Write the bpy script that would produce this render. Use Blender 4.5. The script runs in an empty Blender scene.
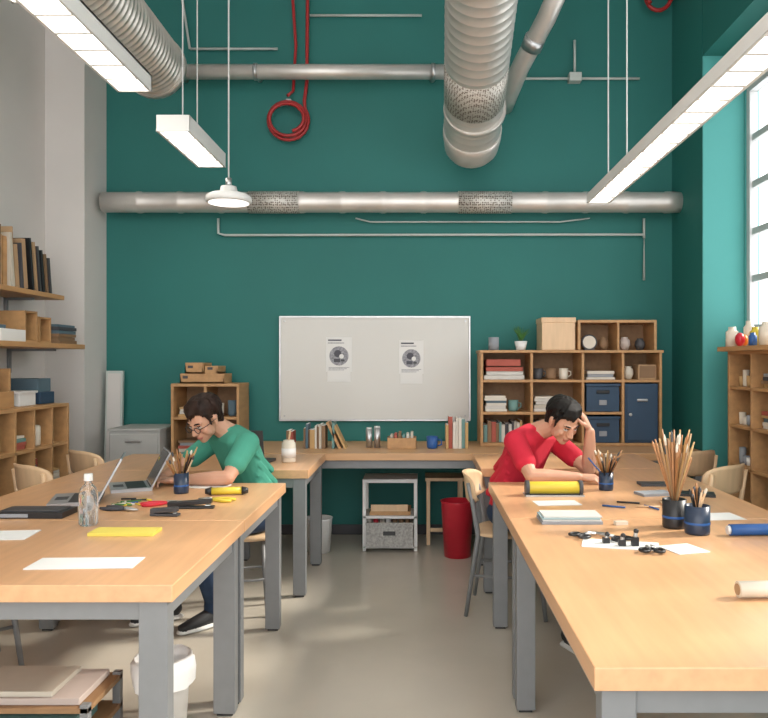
import bpy, bmesh, math, random
from mathutils import Vector, Matrix, Euler
from mathutils.bvhtree import BVHTree
random.seed(7)
S=bpy.context.scene
V=Vector
# ------------------------------------------------------------------ materials
MATS={}
def mat(name,col,rough=.6,metal=0,noise=0,scale=8,bump=0,stretch=(1,1,1),emit=0,emcol=None,detail=4,trans=0):
    if name in MATS: return MATS[name]
    m=bpy.data.materials.new(name); m.use_nodes=True
    nt=m.node_tree; b=nt.nodes['Principled BSDF']
    b.inputs['Base Color'].default_value=(*col,1)
    b.inputs['Roughness'].default_value=rough
    b.inputs['Metallic'].default_value=metal
    if trans: b.inputs['Transmission Weight'].default_value=trans
    if noise or bump:
        tc=nt.nodes.new('ShaderNodeTexCoord'); mp=nt.nodes.new('ShaderNodeMapping')
        mp.inputs['Scale'].default_value=stretch
        nz=nt.nodes.new('ShaderNodeTexNoise'); nz.inputs['Scale'].default_value=scale; nz.inputs['Detail'].default_value=detail
        nt.links.new(tc.outputs['Object'],mp.inputs[0]); nt.links.new(mp.outputs[0],nz.inputs['Vector'])
        if noise:
            cr=nt.nodes.new('ShaderNodeValToRGB')
            cr.color_ramp.elements[0].position=.3; cr.color_ramp.elements[1].position=.7
            cr.color_ramp.elements[0].color=(*[c*(1-noise) for c in col],1)
            cr.color_ramp.elements[1].color=(*[min(1,c*(1+noise*.6)) for c in col],1)
            nt.links.new(nz.outputs['Fac'],cr.inputs[0]); nt.links.new(cr.outputs[0],b.inputs['Base Color'])
        if bump:
            bp=nt.nodes.new('ShaderNodeBump'); bp.inputs['Strength'].default_value=bump; bp.inputs['Distance'].default_value=.01
            nt.links.new(nz.outputs['Fac'],bp.inputs['Height']); nt.links.new(bp.outputs[0],b.inputs['Normal'])
    if emit:
        b.inputs['Emission Color'].default_value=(*(emcol or col),1); b.inputs['Emission Strength'].default_value=emit
    MATS[name]=m; return m
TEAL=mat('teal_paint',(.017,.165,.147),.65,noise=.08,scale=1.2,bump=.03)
TEALLIT=mat('teal_paint_daylit',(.08,.36,.34),.7,noise=.05,scale=1.2)  # wall teal lightened; daylight from the window put into the colour
GREYW=mat('grey_plaster',(.66,.63,.60),.85,noise=.05,scale=1.5,bump=.05)
CEIL=mat('ceiling_paint',(.75,.75,.75),.9,noise=.03)
FLOOR=mat('polished_concrete',(.57,.52,.44),.20,noise=.10,scale=1.3,bump=.006,detail=8)
TOPW=mat('table_wood',(.68,.385,.20),.30,noise=.10,scale=5,stretch=(6,.5,6),detail=6)
TOPX=mat('counter_wood',(.60,.34,.165),.4,noise=.10,scale=5,stretch=(.5,6,6),detail=6)
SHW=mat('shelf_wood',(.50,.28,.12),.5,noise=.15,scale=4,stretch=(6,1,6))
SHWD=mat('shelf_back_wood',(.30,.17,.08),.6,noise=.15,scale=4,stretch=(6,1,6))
BIRCH=mat('birch_ply',(.72,.50,.30),.4,noise=.08,scale=5,stretch=(6,1,1))
LEG=mat('grey_powder_steel',(.215,.22,.225),.45,metal=.15,noise=.04,scale=20)
STEEL=mat('brushed_steel',(.55,.55,.55),.35,metal=.9,noise=.1,scale=20)
DUCT=mat('galvanised_duct',(.66,.63,.58),.38,metal=.75,noise=.15,scale=9,detail=6)
DUCTL=mat('duct_light',(.70,.67,.63),.42,metal=.6,noise=.08,scale=6)
WHITE=mat('white_paint',(.80,.80,.78),.5,noise=.02)
FRAMEW=mat('window_frame_paint',(.55,.57,.57),.5,noise=.02)
PIPE=mat('pipe_white',(.50,.55,.52),.5,noise=.03)
WIRE=mat('wire_white',(.7,.7,.68),.5,noise=.03)
BOARD=mat('whiteboard',(.66,.65,.61),.35,noise=.015,scale=2)
PAPER=mat('paper',(.80,.80,.78),.8,noise=.02)
INK=mat('ink',(.10,.10,.12),.8,noise=.1)
GINK=mat('ink_grey',(.35,.35,.38),.8,noise=.5,scale=60)
BLACK=mat('black_plastic',(.018,.018,.02),.4,noise=.1)
DARK=mat('dark_grey',(.06,.06,.065),.5,noise=.1)
RED=mat('red_plastic',(.58,.02,.04),.35,noise=.05)
REDH=mat('red_hose',(.38,.02,.02),.4,noise=.05)
BLUE=mat('blue_box',(.028,.065,.12),.55,noise=.08)
BLUEB=mat('bright_blue',(.02,.10,.33),.4,noise=.05)
CUPB=mat('cup_navy',(.02,.035,.07),.3,noise=.05)
YEL=mat('yellow_plastic',(.70,.54,.05),.4,noise=.04)
YPAP=mat('yellow_pad',(.80,.66,.12),.7,noise=.03)
ORNG=mat('orange_plastic',(.75,.25,.04),.4,noise=.04)
GREEN=mat('plant_leaf',(.06,.20,.04),.5,noise=.3,scale=30)
CREAM=mat('cream_ceramic',(.72,.66,.55),.4,noise=.04)
WICK=mat('grey_wicker',(.42,.41,.39),.8,noise=.35,scale=70,bump=.5)
LAMPE=mat('lamp_diffuser',(1,.97,.9),.5,emit=6,emcol=(1,.93,.82))
LAMPE2=mat('lamp_diffuser_soft',(1,.97,.9),.5,emit=2.2,emcol=(1,.95,.88))
ALU=mat('laptop_aluminium',(.45,.46,.48),.35,metal=.6,noise=.03)
SCRN=mat('laptop_screen',(.03,.035,.04),.15,noise=.05)
CLEAR=mat('clear_plastic',(.92,.95,.96),.08,trans=.92)
BAG=mat('white_bag',(.74,.73,.72),.6,noise=.04,bump=.5,scale=9)
BRUSHW=mat('brush_handle',(.42,.20,.08),.45,noise=.2,scale=20)
PINK=mat('pinkish_card',(.50,.42,.38),.7,noise=.05)
KRAFT=mat('kraft_card',(.45,.29,.16),.8,noise=.08)
def perfmat():
    m=bpy.data.materials.new('perforated_duct'); m.use_nodes=True; nt=m.node_tree; b=nt.nodes['Principled BSDF']
    tc=nt.nodes.new('ShaderNodeTexCoord'); v=nt.nodes.new('ShaderNodeTexVoronoi'); v.inputs['Scale'].default_value=62; v.inputs['Randomness'].default_value=.35
    cr=nt.nodes.new('ShaderNodeValToRGB'); cr.color_ramp.elements[0].position=.32; cr.color_ramp.elements[1].position=.5
    cr.color_ramp.elements[0].color=(.16,.13,.10,1); cr.color_ramp.elements[1].color=(.62,.60,.55,1)
    nt.links.new(tc.outputs['Object'],v.inputs['Vector']); nt.links.new(v.outputs['Distance'],cr.inputs[0]); nt.links.new(cr.outputs[0],b.inputs['Base Color'])
    b.inputs['Roughness'].default_value=.5; b.inputs['Metallic'].default_value=.4
    return m
PERF=perfmat()
BOOKM=[mat('book_%d'%i,c,.7,noise=.06) for i,c in enumerate([(.55,.50,.42),(.10,.16,.20),(.42,.10,.07),(.62,.60,.56),(.25,.15,.08),(.06,.06,.07),(.16,.30,.28),(.52,.33,.14),(.70,.66,.58),(.30,.32,.35)])]
WARMB=[MATS['book_0'],MATS['book_4'],MATS['book_7'],MATS['book_5'],MATS['book_8']]
# ------------------------------------------------------------------ builder
class B:
    def __init__(s): s.v=[];s.f=[];s.m=[];s.sm=[];s.mats=[]
    def mi(s,m):
        if m not in s.mats: s.mats.append(m)
        return s.mats.index(m)
    def add(s,vs,fs,m,sm=False):
        o=len(s.v); s.v+= [tuple(v) for v in vs]; k=s.mi(m)
        for f in fs: s.f.append(tuple(i+o for i in f)); s.m.append(k); s.sm.append(sm)
    def box(s,lo,hi,m,rot=None,piv=None):
        x0,y0,z0=lo;x1,y1,z1=hi
        vs=[V((x,y,z)) for z in(z0,z1) for y in(y0,y1) for x in(x0,x1)]
        if rot is not None:
            c=V(piv) if piv is not None else (V(lo)+V(hi))/2
            R=Euler(rot).to_matrix(); vs=[c+R@(v-c) for v in vs]
        s.add(vs,[(0,2,3,1),(4,5,7,6),(0,1,5,4),(2,6,7,3),(0,4,6,2),(1,3,7,5)],m); return s
    def sweep(s,pts,rs,m,seg=12,cap=True,closed=False,sm=True,flat=1.0):
        pts=[V(p) for p in pts]; n=len(pts)
        if not hasattr(rs,'__len__'): rs=[rs]*n
        t=[]
        for i in range(n):
            a=pts[max(i-1,0)];b=pts[min(i+1,n-1)]
            d=(b-a); t.append(d.normalized() if d.length>1e-9 else V((0,0,1)))
        up=V((0,0,1)) if abs(t[0].z)<.9 else V((1,0,0))
        u=t[0].cross(up).normalized(); vs=[]
        for i in range(n):
            u=(u-t[i]*u.dot(t[i])).normalized(); w=t[i].cross(u)
            for k in range(seg):
                a=2*math.pi*k/seg; vs.append(pts[i]+u*math.cos(a)*rs[i]+w*math.sin(a)*rs[i]*flat)
        fs=[]
        for i in range(n-1):
            for k in range(seg):
                k2=(k+1)%seg; fs.append((i*seg+k,i*seg+k2,(i+1)*seg+k2,(i+1)*seg+k))
        s.add(vs,fs,m,sm)
        if cap:
            s.add(vs[:seg],[tuple(range(seg))[::-1]],m); s.add(vs[-seg:],[tuple(range(seg))],m)
        return s
    def cyl(s,a,b,r,m,r2=None,seg=20): return s.sweep([a,b],[r,r if r2 is None else r2],m,seg)
    def lathe(s,prof,c,m,seg=28):
        c=V(c); vs=[];fs=[];n=len(prof)
        for r,z in prof:
            for k in range(seg):
                a=2*math.pi*k/seg; vs.append(c+V((r*math.cos(a),r*math.sin(a),z)))
        for i in range(n-1):
            for k in range(seg):
                k2=(k+1)%seg; fs.append((i*seg+k,i*seg+k2,(i+1)*seg+k2,(i+1)*seg+k))
        s.add(vs,fs,m,True); return s
    def ball(s,c,r,m,seg=16,rings=10):
        rr=r if hasattr(r,'__len__') else (r,r,r); c=V(c)
        vs=[];fs=[]
        for i in range(rings+1):
            p=math.pi*i/rings
            for k in range(seg):
                a=2*math.pi*k/seg; vs.append(c+V((rr[0]*math.sin(p)*math.cos(a),rr[1]*math.sin(p)*math.sin(a),-rr[2]*math.cos(p))))
        for i in range(rings):
            for k in range(seg):
                k2=(k+1)%seg; fs.append((i*seg+k,i*seg+k2,(i+1)*seg+k2,(i+1)*seg+k))
        s.add(vs,fs,m,True); return s
    def obj(s,name,bev=0,loc=None,rz=0,parent=None):
        me=bpy.data.meshes.new(name)
        vs=s.v
        if loc is None and parent is None and vs:
            xs=[v[0] for v in vs];ys=[v[1] for v in vs];zs=[v[2] for v in vs]
            o=V(((min(xs)+max(xs))/2,(min(ys)+max(ys))/2,min(zs)))
            vs=[tuple(V(v)-o) for v in vs]
        else: o=V(loc) if loc is not None else V((0,0,0))
        me.from_pydata(vs,[],s.f); 
        for m in s.mats: me.materials.append(m)
        for p,k,sm in zip(me.polygons,s.m,s.sm): p.material_index=k; p.use_smooth=sm
        bm=bmesh.new(); bm.from_mesh(me); bmesh.ops.remove_doubles(bm,verts=bm.verts,dist=1e-6); bmesh.ops.dissolve_degenerate(bm,edges=bm.edges,dist=1e-6)
        bmesh.ops.recalc_face_normals(bm,faces=bm.faces); bm.to_mesh(me); bm.free()
        ob=bpy.data.objects.new(name,me); S.collection.objects.link(ob); ob.location=o; ob.rotation_euler=(0,0,rz)
        if parent: ob.parent=parent
        if bev:
            mo=ob.modifiers.new('bevel','BEVEL'); mo.width=bev; mo.segments=2; mo.limit_method='ANGLE'; mo.angle_limit=math.radians(50)
        return ob
# ------------------------------------------------------------------ camera / world
cam=bpy.data.cameras.new('camera'); co=bpy.data.objects.new('camera',cam); S.collection.objects.link(co)
co.location=(0,0,1.4); co.rotation_euler=(math.pi/2,0,0); cam.lens=750/768*36; cam.sensor_width=36
cam.shift_x=-36/768; cam.shift_y=3/768; cam.clip_start=.05; S.camera=co
try:
    S.view_settings.view_transform='Standard'; S.view_settings.look='None'; S.view_settings.exposure=0
except Exception as e: print(e)
w=bpy.data.worlds.new('world'); S.world=w; w.use_nodes=True
bg=w.node_tree.nodes['Background']; bg.inputs[0].default_value=(.985,.99,1,1); bg.inputs[1].default_value=3.2
def sun(e,rot,ang,col):
    l=bpy.data.lights.new('sun','SUN'); l.energy=e; l.angle=ang; l.color=col
    o=bpy.data.objects.new('sun',l); S.collection.objects.link(o); o.rotation_euler=rot; o.location=(6,2,7)
sun(7,(0,math.radians(54),math.radians(12)),math.radians(8),(1,.93,.82))
# ------------------------------------------------------------------ room
Y0=-2.0; ZC=4.9
B().box((-2.95,Y0,-.1),(2.45,6.2,0),FLOOR).obj('floor')
B().box((-2.95,Y0,ZC),(2.45,6.2,ZC+.1),CEIL).obj('ceiling')
B().box((-2.95,6.1,0),(2.45,6.2,ZC),TEAL).obj('wall_back')
B().box((-2.95,Y0,0),(-2.85,6.1,ZC),GREYW).obj('wall_left')
B().box((-2.85,5.7,0),(-2.55,6.1,ZC),GREYW).obj('pillar_left')  # plaster pillar in the left back corner
rw=B()
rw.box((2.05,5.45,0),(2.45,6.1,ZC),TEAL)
rw.box((2.35,Y0,0),(2.45,5.45,1.6),TEAL).box((2.35,Y0,3.40),(2.45,5.45,ZC),TEAL).box((2.35,5.42,1.6),(2.45,5.45,3.40),TEALLIT)
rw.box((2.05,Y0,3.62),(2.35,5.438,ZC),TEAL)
rw.box((2.052,5.44,0),(2.35,5.45,3.62),TEALLIT)  # reveal face in the lightened teal, window light painted in
rw.obj('wall_right')
for wi,(a,b) in enumerate([(3.75,5.42),(1.9,3.65),(0,1.8)]):
    wn=B(); 
    wn.box((2.36,a,1.6),(2.42,b,1.66),FRAMEW).box((2.36,a,3.34),(2.42,b,3.40),FRAMEW).box((2.36,a,1.66),(2.42,a+.06,3.34),FRAMEW).box((2.36,b-.05,1.66),(2.42,b,3.34),FRAMEW)
    n=5
    for i in range(1,n): 
        y=a+(b-a)*i/n; wn.box((2.37,y-.02,1.66),(2.41,y+.02,3.34),FRAMEW)
    for i in range(1,5):
        z=1.66+1.68*i/5; wn.box((2.372,a+.06,z-.024),(2.408,b-.06,z+.024),FRAMEW)
    wn.obj('window_%d'%(wi+1),.004)
B().box((2.36,3.65,1.6),(2.44,3.75,3.40),TEALLIT).box((2.36,1.8,1.6),(2.44,1.9,3.40),TEALLIT).obj('trim_2')
B().box((2.25,0,1.55),(2.345,5.4,1.598),WHITE).obj('window_sill',.004)
B().box((-2.55,6.085,0),(2.05,6.1,.08),DARK).obj('baseboard_back',.003)
# ------------------------------------------------------------------ ducts and pipes
def ribbed(p0,p1,r,pitch,amp,m,perf=None):
    p0=V(p0);p1=V(p1);L=(p1-p0).length;n=int(L/pitch);d=(p1-p0)/L
    pts=[];rs=[]
    for i in range(n):
        for k,rr in ((0,r),(.80,r),(.86,r+amp),(.94,r+amp)):
            pts.append(p0+d*pitch*(i+k)); rs.append(rr)
    pts.append(p1);rs.append(r)
    b=B(); b.sweep(pts,rs,m,32)
    if perf:
        for a,c in perf: b.sweep([p0+d*a,p0+d*c],[r+amp*1.3]*2,PERF,32)
    return b
b=ribbed((.30,2.6,3.94),(.385,5.55,3.10),.207,.075,.0018,DUCTL,perf=[(2.28,2.64)])
b.sweep([(.385,5.50,3.115),(.387,5.58,3.09),(.39,5.70,3.045),(.39,5.78,3.0),(.39,5.81,2.97)],[.216,.216,.205,.16,.06],DUCTL,28)
b.sweep([(.384,5.25,3.186),(.385,5.29,3.175)],[.22,.22],DUCTL,28)
b.cyl((.3,3.2,3.95),(.3,3.2,ZC),.006,STEEL); b.cyl((.385,5.3,3.35),(.385,5.3,ZC),.006,STEEL)
b.obj('ventilation_duct')
b=ribbed((-1.77,2.4,3.40),(-1.77,5.0,3.37),.2,.05,.008,DUCT); b.sweep([(-1.77,4.97,3.37),(-1.77,5.02,3.37)],[.212,.212],DUCT,28)
b.cyl((-1.77,4.6,3.55),(-1.77,4.6,ZC),.006,STEEL); b.obj('ventilation_duct')
b=ribbed((-2.50,5.92,2.66),(2.05,5.92,2.66),.080,.32,.005,DUCTL,perf=[(1.15,1.55),(2.8,3.22)])
for x in(-1.6,-.2,1.3): b.cyl((x,5.92,2.66),(x,6.098,2.66),.02,STEEL)
b.obj('ventilation_duct')
b=B(); b.sweep([(1.02,5.0,4.1),(.90,5.35,3.85),(.76,5.65,3.63),(.70,5.9,3.5),(.69,6.098,3.48)],.07,DUCTL,20)
for p in((.98,5.12,4.015),(.83,5.5,3.74)): 
    b.sweep([V(p)-V((-.012,.035,-.025)),V(p)+V((-.012,.035,-.025))],.078,STEEL,20)
b.cyl((1.02,5.0,4.1),(1.02,5.0,ZC),.065,DUCTL); b.obj('air_pipe')
b=B(); b.cyl((-1.95,5.92,3.69),(.2,5.92,3.69),.058,DUCTL)
for x in(-1.9,-1.3,.1): b.cyl((x,5.92,3.69),(x,6.098,3.69),.02,STEEL); b.cyl((x-.01,5.92,3.69),(x+.02,5.92,3.69),.066,STEEL)
b.obj('steam_pipe')
def pipes(name,segs,r=.010,m=PIPE):
    b=B()
    for pts in segs: b.sweep(pts,r,m,10)
    return b.obj(name)
pipes('conduit',[[(-1.63,6.06,2.56),(-1.63,6.06,2.44),(-1.58,6.06,2.425),(1.81,6.06,2.43),(1.81,6.06,2.06)],[(1.81,6.06,2.4),(1.81,6.06,2.56)]])
pipes('conduit',[[(.75,6.06,3.69),(1.199,6.06,3.69)],[(1.301,6.06,3.69),(1.775,6.06,3.69)],[(1.25,6.06,3.731),(1.25,6.06,4.0)]])
B().box((1.20,6.02,3.66),(1.30,6.098,3.73),PIPE).obj('junction_box',.004)
pipes('conduit',[[(-.89,6.06,4.2),(.016,6.06,4.2)]])
pipes('conduit',[[(-1.855,6.06,3.93),(-1.15,6.06,3.93)],[(-1.86,6.06,3.93),(-2.0,6.06,4.85)]])
pipes('conduit',[[(-.52,6.05,2.56),(-.40,6.05,2.53),(1.13,6.05,2.53),(1.37,6.05,2.56)]],.006)
b=B(); pts=[(-.90,6.03,ZC),(-.905,6.03,4.2),(-.91,6.03,3.65),(-.93,6.03,3.5)]
for i in range(0,56):
    a=.6-2*math.pi*i/24; pts.append((-1.06+(.165-.0006*i)*math.cos(a),6.03-.0012*i,3.34+(.165-.001*i)*math.sin(a)))
b.sweep(pts,.014,REDH,10); b.box((-1.08,6.04,3.48),(-1.04,6.098,3.52),STEEL); b.obj('red_air_hose')
b=B(); b.sweep([(-1.06,6.0,3.53),(-1.02,6.03,3.58),(-1.0,6.04,3.95),(-1.03,6.04,4.4),(-1.03,6.04,ZC)],.012,REDH,10); b.obj('red_air_hose')
b=B(); pts=[(1.98,6.0,ZC)]+[(1.90+.1*math.cos(a*.35),6.0-.002*a,4.32+.12*math.sin(a*.35)) for a in range(0,30)]
b.sweep(pts,.0165,REDH,10); b.cyl((1.9,6.098,4.43),(1.9,5.94,4.43),.01,STEEL); b.obj('red_air_hose')
# ------------------------------------------------------------------ lamps
def striplamp(x,y0,y1,z,w,h=.085,wires=(),cells=6,zt=None,em=None):
    zt=zt or ZC
    b=B(); t=.014
    b.box((x-w/2,y0,z+h-.015),(x+w/2,y1,z+h),WHITE)
    b.box((x-w/2,y0,z),(x-w/2+t,y1,z+h),WHITE).box((x+w/2-t,y0,z),(x+w/2,y1,z+h),WHITE)
    b.box((x-w/2,y0,z),(x+w/2,y0+t,z+h),WHITE).box((x-w/2,y1-t,z),(x+w/2,y1,z+h),WHITE)
    b.box((x-w/2+t,y0+t,z+.03),(x+w/2-t,y1-t,z+.04),em or LAMPE)
    for i in range(1,cells):
        y=y0+(y1-y0)*i/cells; b.box((x-w/2+t,y-.009,z+.002),(x+w/2-t,y+.009,z+.03),WHITE)
    for wx,wy in wires: b.cyl((wx,wy,z+h),(wx,wy,zt),.0045,WIRE,seg=8); b.cyl((wx,wy,z+h),(wx,wy,z+h+.03),.012,STEEL,seg=12)
    b.obj('pendant_strip_light',.002)
striplamp(-1.68,3.25,4.42,2.99,.20,.10,[],6)
b=B()
for y in(3.5,4.2): b.cyl((-1.77,y,3.092),(-1.77,y,3.165),.006,STEEL)
b.obj('lamp_bracket')
striplamp(-2.12,3.0,4.1,3.36,.22,.10,[(-2.12,3.2)],5)
striplamp(-1.50,4.55,5.4,2.80,.20,.10,[(-1.50,4.74),(-1.50,5.05)],5)
striplamp(1.20,1.4,5.05,2.47,.155,.06,[(1.20,4.78),(1.2,4.35),(1.2,2.0)],24)
for x in(-1.2,0,1.2): striplamp(x,-1.2,1.3,3.3,.22,.1,[(x,-.9),(x,1.0)],10)  # added fixtures behind the camera, unseen, for general room light
striplamp(-.5,2.2,3.6,4.35,.22,.1,[(-.5,2.5),(-.5,3.4)],8)  # added lamp above the aisle, out of view, for extra light
b=B(); b.lathe([(0,.10),(.05,.095),(.06,.05),(.12,.045),(.145,.03),(.15,0),(.14,-.01),(.13,-.012)],(-1.25,4.9,2.45),WHITE,36)
b.lathe([(0,-.014),(.13,-.012)],(-1.25,4.9,2.45),LAMPE2,36); b.cyl((-1.25,4.9,2.54),(-1.25,4.9,ZC),.005,WIRE); b.cyl((-1.25,4.9,2.54),(-1.25,4.9,2.6),.02,STEEL); b.obj('pendant_lamp')
# ------------------------------------------------------------------ whiteboard + posters
b=B(); x0,x1,z0,z1=-1.125,.395,.935,1.76; y=6.065; yb=6.098
b.box((x0,y,z0),(x1,yb,z1),BOARD)
for a,c in(((x0-.012,y-.008,z0-.012),(x1+.012,yb,z0)),((x0-.012,y-.008,z1),(x1+.012,yb,z1+.012)),((x0-.012,y-.008,z0),(x0,yb,z1)),((x1,y-.008,z0),(x1+.012,yb,z1))): b.box(a,c,STEEL)
for x in(x0+.03,x1-.03):
    for z in(z0+.03,z1-.03): b.cyl((x,y,z),(x,y-.006,z),.008,STEEL)
b.obj('whiteboard',.002)
def poster(xc,zt,w,h):
    b=B(); y=6.063
    b.box((xc-w/2,y-.002,zt-h),(xc+w/2,y,zt),PAPER)
    b.box((xc-w*.42,y-.003,zt-.03),(xc+w*.1,y-.002,zt-.018),INK)
    b.box((xc-w*.42,y-.003,zt-.05),(xc+w*.2,y-.002,zt-.043),GINK)
    b.sweep([(xc,y-.002,zt-h*.54),(xc,y-.003,zt-h*.54)],[w*.37]*2,GINK,24)
    hy=y-.0033
    b.sweep([(xc-w*.05,y-.003,zt-h*.47),(xc-w*.05,hy,zt-h*.47)],[w*.14]*2,INK,20)
    b.sweep([(xc+w*.1,hy,zt-h*.55),(xc+w*.1,y-.0036,zt-h*.55)],[w*.09]*2,PAPER,16)
    b.box((xc-w*.2,hy,zt-h*.72),(xc+w*.05,y-.003,zt-h*.62),INK); b.box((xc+w*.08,hy,zt-h*.70),(xc+w*.22,y-.003,zt-h*.64),DARK)
    for i in range(3): b.box((xc-w*.4,y-.003,zt-h*.88-i*.010),(xc+w*(.4-.1*i),y-.002,zt-h*.865-i*.010),GINK)
    b.box((xc-w*.45,y-.0012,zt-h-.08),(xc+w*.45,y,zt-h+.01),PAPER); b.obj('poster')
poster(-.655,1.60,.21,.28); poster(-.07,1.575,.20,.27)
# ------------------------------------------------------------------ tables
def table(x0,x1,y0,y1,m=TOPW,name='worktable',z=.76,th=.05,lw=.075):
    b=B(); b.box((x0,y0,z-th),(x1,y1,z),m)
    b.box((x0+.03,y0+.03,z-th-.06),(x1-.03,y0+.07,z-th),LEG).box((x0+.03,y1-.07,z-th-.06),(x1-.03,y1-.03,z-th),LEG)
    b.box((x0+.03,y0+.07,z-th-.06),(x0+.06,y1-.07,z-th),LEG).box((x1-.06,y0+.07,z-th-.06),(x1-.03,y1-.07,z-th),LEG)
    for x in(x0+.02,x1-.02-lw):
        for y in(y0+.02,y1-.02-.055):
            b.box((x,y,0.012),(x+lw,y+.055,z-th),LEG); b.box((x+.01,y+.01,0),(x+lw-.01,y+.045,.012),BLACK)
    return b.obj(name,.003)
table(-2.0,-.71,2.15,3.03,lw=.085); table(-2.0,-.71,3.035,3.97)
table(-2.0,-1.38,3.975,4.43,lw=.05); table(-2.0,-.66,4.435,5.22)
table(.365,1.5,1.57,3.06); table(.365,1.5,3.065,4.0); table(1.02,1.5,4.005,4.5,lw=.05); table(.365,1.5,4.505,5.22)
table(-1.3,2.03,5.25,6.08,m=TOPX,name='back_counter')
# ------------------------------------------------------------------ shelving
def books_into(b,x0,x1,y0,y1,z,hmax,pal=BOOKM,ax='x'):
    x=x0
    while x<x1-.012:
        t=random.uniform(.012,.035); h=hmax*random.uniform(.72,1)
        if x+t>x1: break
        m=random.choice(pal); d=random.uniform(0,.03)
        if ax=='x':
            b.box((x,y0+d,z),(x+t,y1,z+h),m); b.box((x+.002,y0+d+.004,z+h-.002),(x+t-.002,y1-.004,z+h+.001),PAPER)
        else:
            b.box((y0,x,z),(y1-d,x+t,z+h),m); b.box((y0+.004,x+.002,z+h-.002),(y1-d-.004,x+t-.002,z+h+.001),PAPER)
        x+=t+.002
def stack_into(b,x0,x1,y0,y1,z,n,pal=BOOKM,t=.022):
    for i in range(n):
        tt=t*random.uniform(.7,1.2); a=random.uniform(0,.02); m=random.choice(pal)
        b.box((x0+a,y0+a/2,z),(x1-random.uniform(0,.02),y1,z+tt*.92),m); b.box((x0+a+.004,y0+a/2+.002,z+tt*.15),(x1-.025,y1,z+tt*.75),PAPER); z+=tt
def cup(b,x,y,z,r,h,m): b.lathe([(0,0),(r*.8,0),(r*.95,h*.15),(r,h),(r*.9,h),(r*.85,h*.15),(0,h*.1)],(x,y,z),m,20)
def wallshelf(x1,y0,y1,z):
    b=B().box((-2.848,y0,z-.032),(x1,y1,z),SHW)
    for y in(y0+.2,y1-.25): b.box((-2.848,y,z-.2),(-2.83,y+.03,z-.032),LEG).box((-2.848,y,z-.05),(x1-.1,y+.03,z-.032),LEG)
    b.obj('wall_shelf',.003)
wallshelf(-2.55,3.8,5.38,1.875); wallshelf(-2.42,3.8,5.42,1.525)
b=B(); yy=3.85
while yy<4.95:
    t=random.choice([.012,.02,.03,.045]); h=random.uniform(.26,.40); dx=random.uniform(0,.05)
    b.box((-2.82,yy,1.88),(-2.58-dx,yy+t,1.876+h),random.choice([SHW,KRAFT,WARMB[0],SHWD,WARMB[1],KRAFT,SHW,BOOKM[5]]),rot=(random.choice((0,0,.12)),0,0),piv=(-2.7,yy,1.876)); yy+=t+.006
b.obj('binder_row',.001)
b=B()
for i in range(6):
    y=5.04+.048*i; b.box((-2.82,y,1.882),(-2.6,y+.022,1.88+.35-.02*i),[BLACK,KRAFT,DARK,BLACK,WARMB[1],DARK][i],rot=(.14,0,0),piv=(-2.7,y,1.88))
b.obj('portfolio_row',.001)
b=B(); b.box((-2.8,4.0,1.527),(-2.5,4.35,1.62),WHITE); b.box((-2.8,4.0,1.62),(-2.48,4.37,1.64),BLUEB); b.obj('storage_box',.004)
b=B(); b.box((-2.8,4.42,1.527),(-2.47,4.70,1.60),WHITE).box((-2.79,4.42,1.60),(-2.52,4.68,1.605),PAPER).box((-2.79,4.45,1.606),(-2.55,4.62,1.63),BOOKM[1]); b.obj('paper_box',.003)
b=B(); books_into(b,4.02,4.36,-2.8,-2.52,1.641,.16,ax='y'); b.obj('book_row')
for (y,h) in((4.75,.20),(4.93,.17)):
    b=B(); b.box((-2.75,y,1.529),(-2.5,y+.012,1.527+h),SHW).box((-2.75,y+.14,1.529),(-2.5,y+.152,1.527+h),SHW).box((-2.75,y,1.529),(-2.5,y+.152,1.54),SHW).box((-2.75,y,1.529),(-2.74,y+.152,1.527+h),SHWD).box((-2.75,y,1.515+h),(-2.5,y+.152,1.527+h),SHW)
    b.box((-2.72,y+.03,1.541),(-2.56,y+.11,1.61),random.choice([BOOKM[6],BOOKM[4]])); b.obj('wooden_tray',.002)
b=B(); stack_into(b,-2.78,-2.46,5.12,5.38,1.527,6,pal=[BOOKM[5],BOOKM[1],BOOKM[4]],t=.022); b.obj('book_stack',.001)
def grid_case(lo,hi,cols,rows,face,t=.02,m=SHW,backm=SHWD):
    b=B(); x0,y0,z0=lo;x1,y1,z1=hi
    b.box(lo,(x1,y1,z0+t),m).box((x0,y0,z1-t),hi,m)
    if face=='-y':
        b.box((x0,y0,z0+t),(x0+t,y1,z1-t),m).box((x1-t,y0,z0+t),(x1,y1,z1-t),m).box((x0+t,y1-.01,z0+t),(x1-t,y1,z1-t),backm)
        for c in cols: b.box((c-t/2,y0+.004,z0+t),(c+t/2,y1-.01,z1-t),m)
        for r in rows: b.box((x0+t,y0+.003,r-t/2),(x1-t,y1-.01,r+t/2),m)
    else:
        b.box((x0,y0,z0+t),(x1,y0+t,z1-t),m).box((x0,y1-t,z0+t),(x1,y1,z1-t),m)
        if face=='+x': b.box((x0,y0+t,z0+t),(x0+.01,y1-t,z1-t),backm); a,c2=x0+.01,x1-.004
        else: b.box((x1-.01,y0+t,z0+t),(x1,y1-t,z1-t),backm); a,c2=x0+.004,x1-.01
        for c in cols: b.box((a,c-t/2,z0+t),(c2,c+t/2,z1-t),m)
        for r in rows: b.box((a,y0+t,r-t/2),(c2,y1-t,r+t/2),m)
    return b
grid_case((-2.845,3.8,0),(-2.41,5.15,1.12),[4.25,4.48,4.7,4.93],[.3,.58,.85],'+x').obj('bookcase',.002)
b=B()
for (ya,yb,z) in[(3.84,4.2,.861),(4.28,4.45,.861),(4.5,4.66,.591),(4.73,4.9,.591),(4.28,4.45,.591),(4.95,5.1,.861)]: books_into(b,ya,yb,-2.75,-2.47,z,.19,ax='y')
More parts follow.
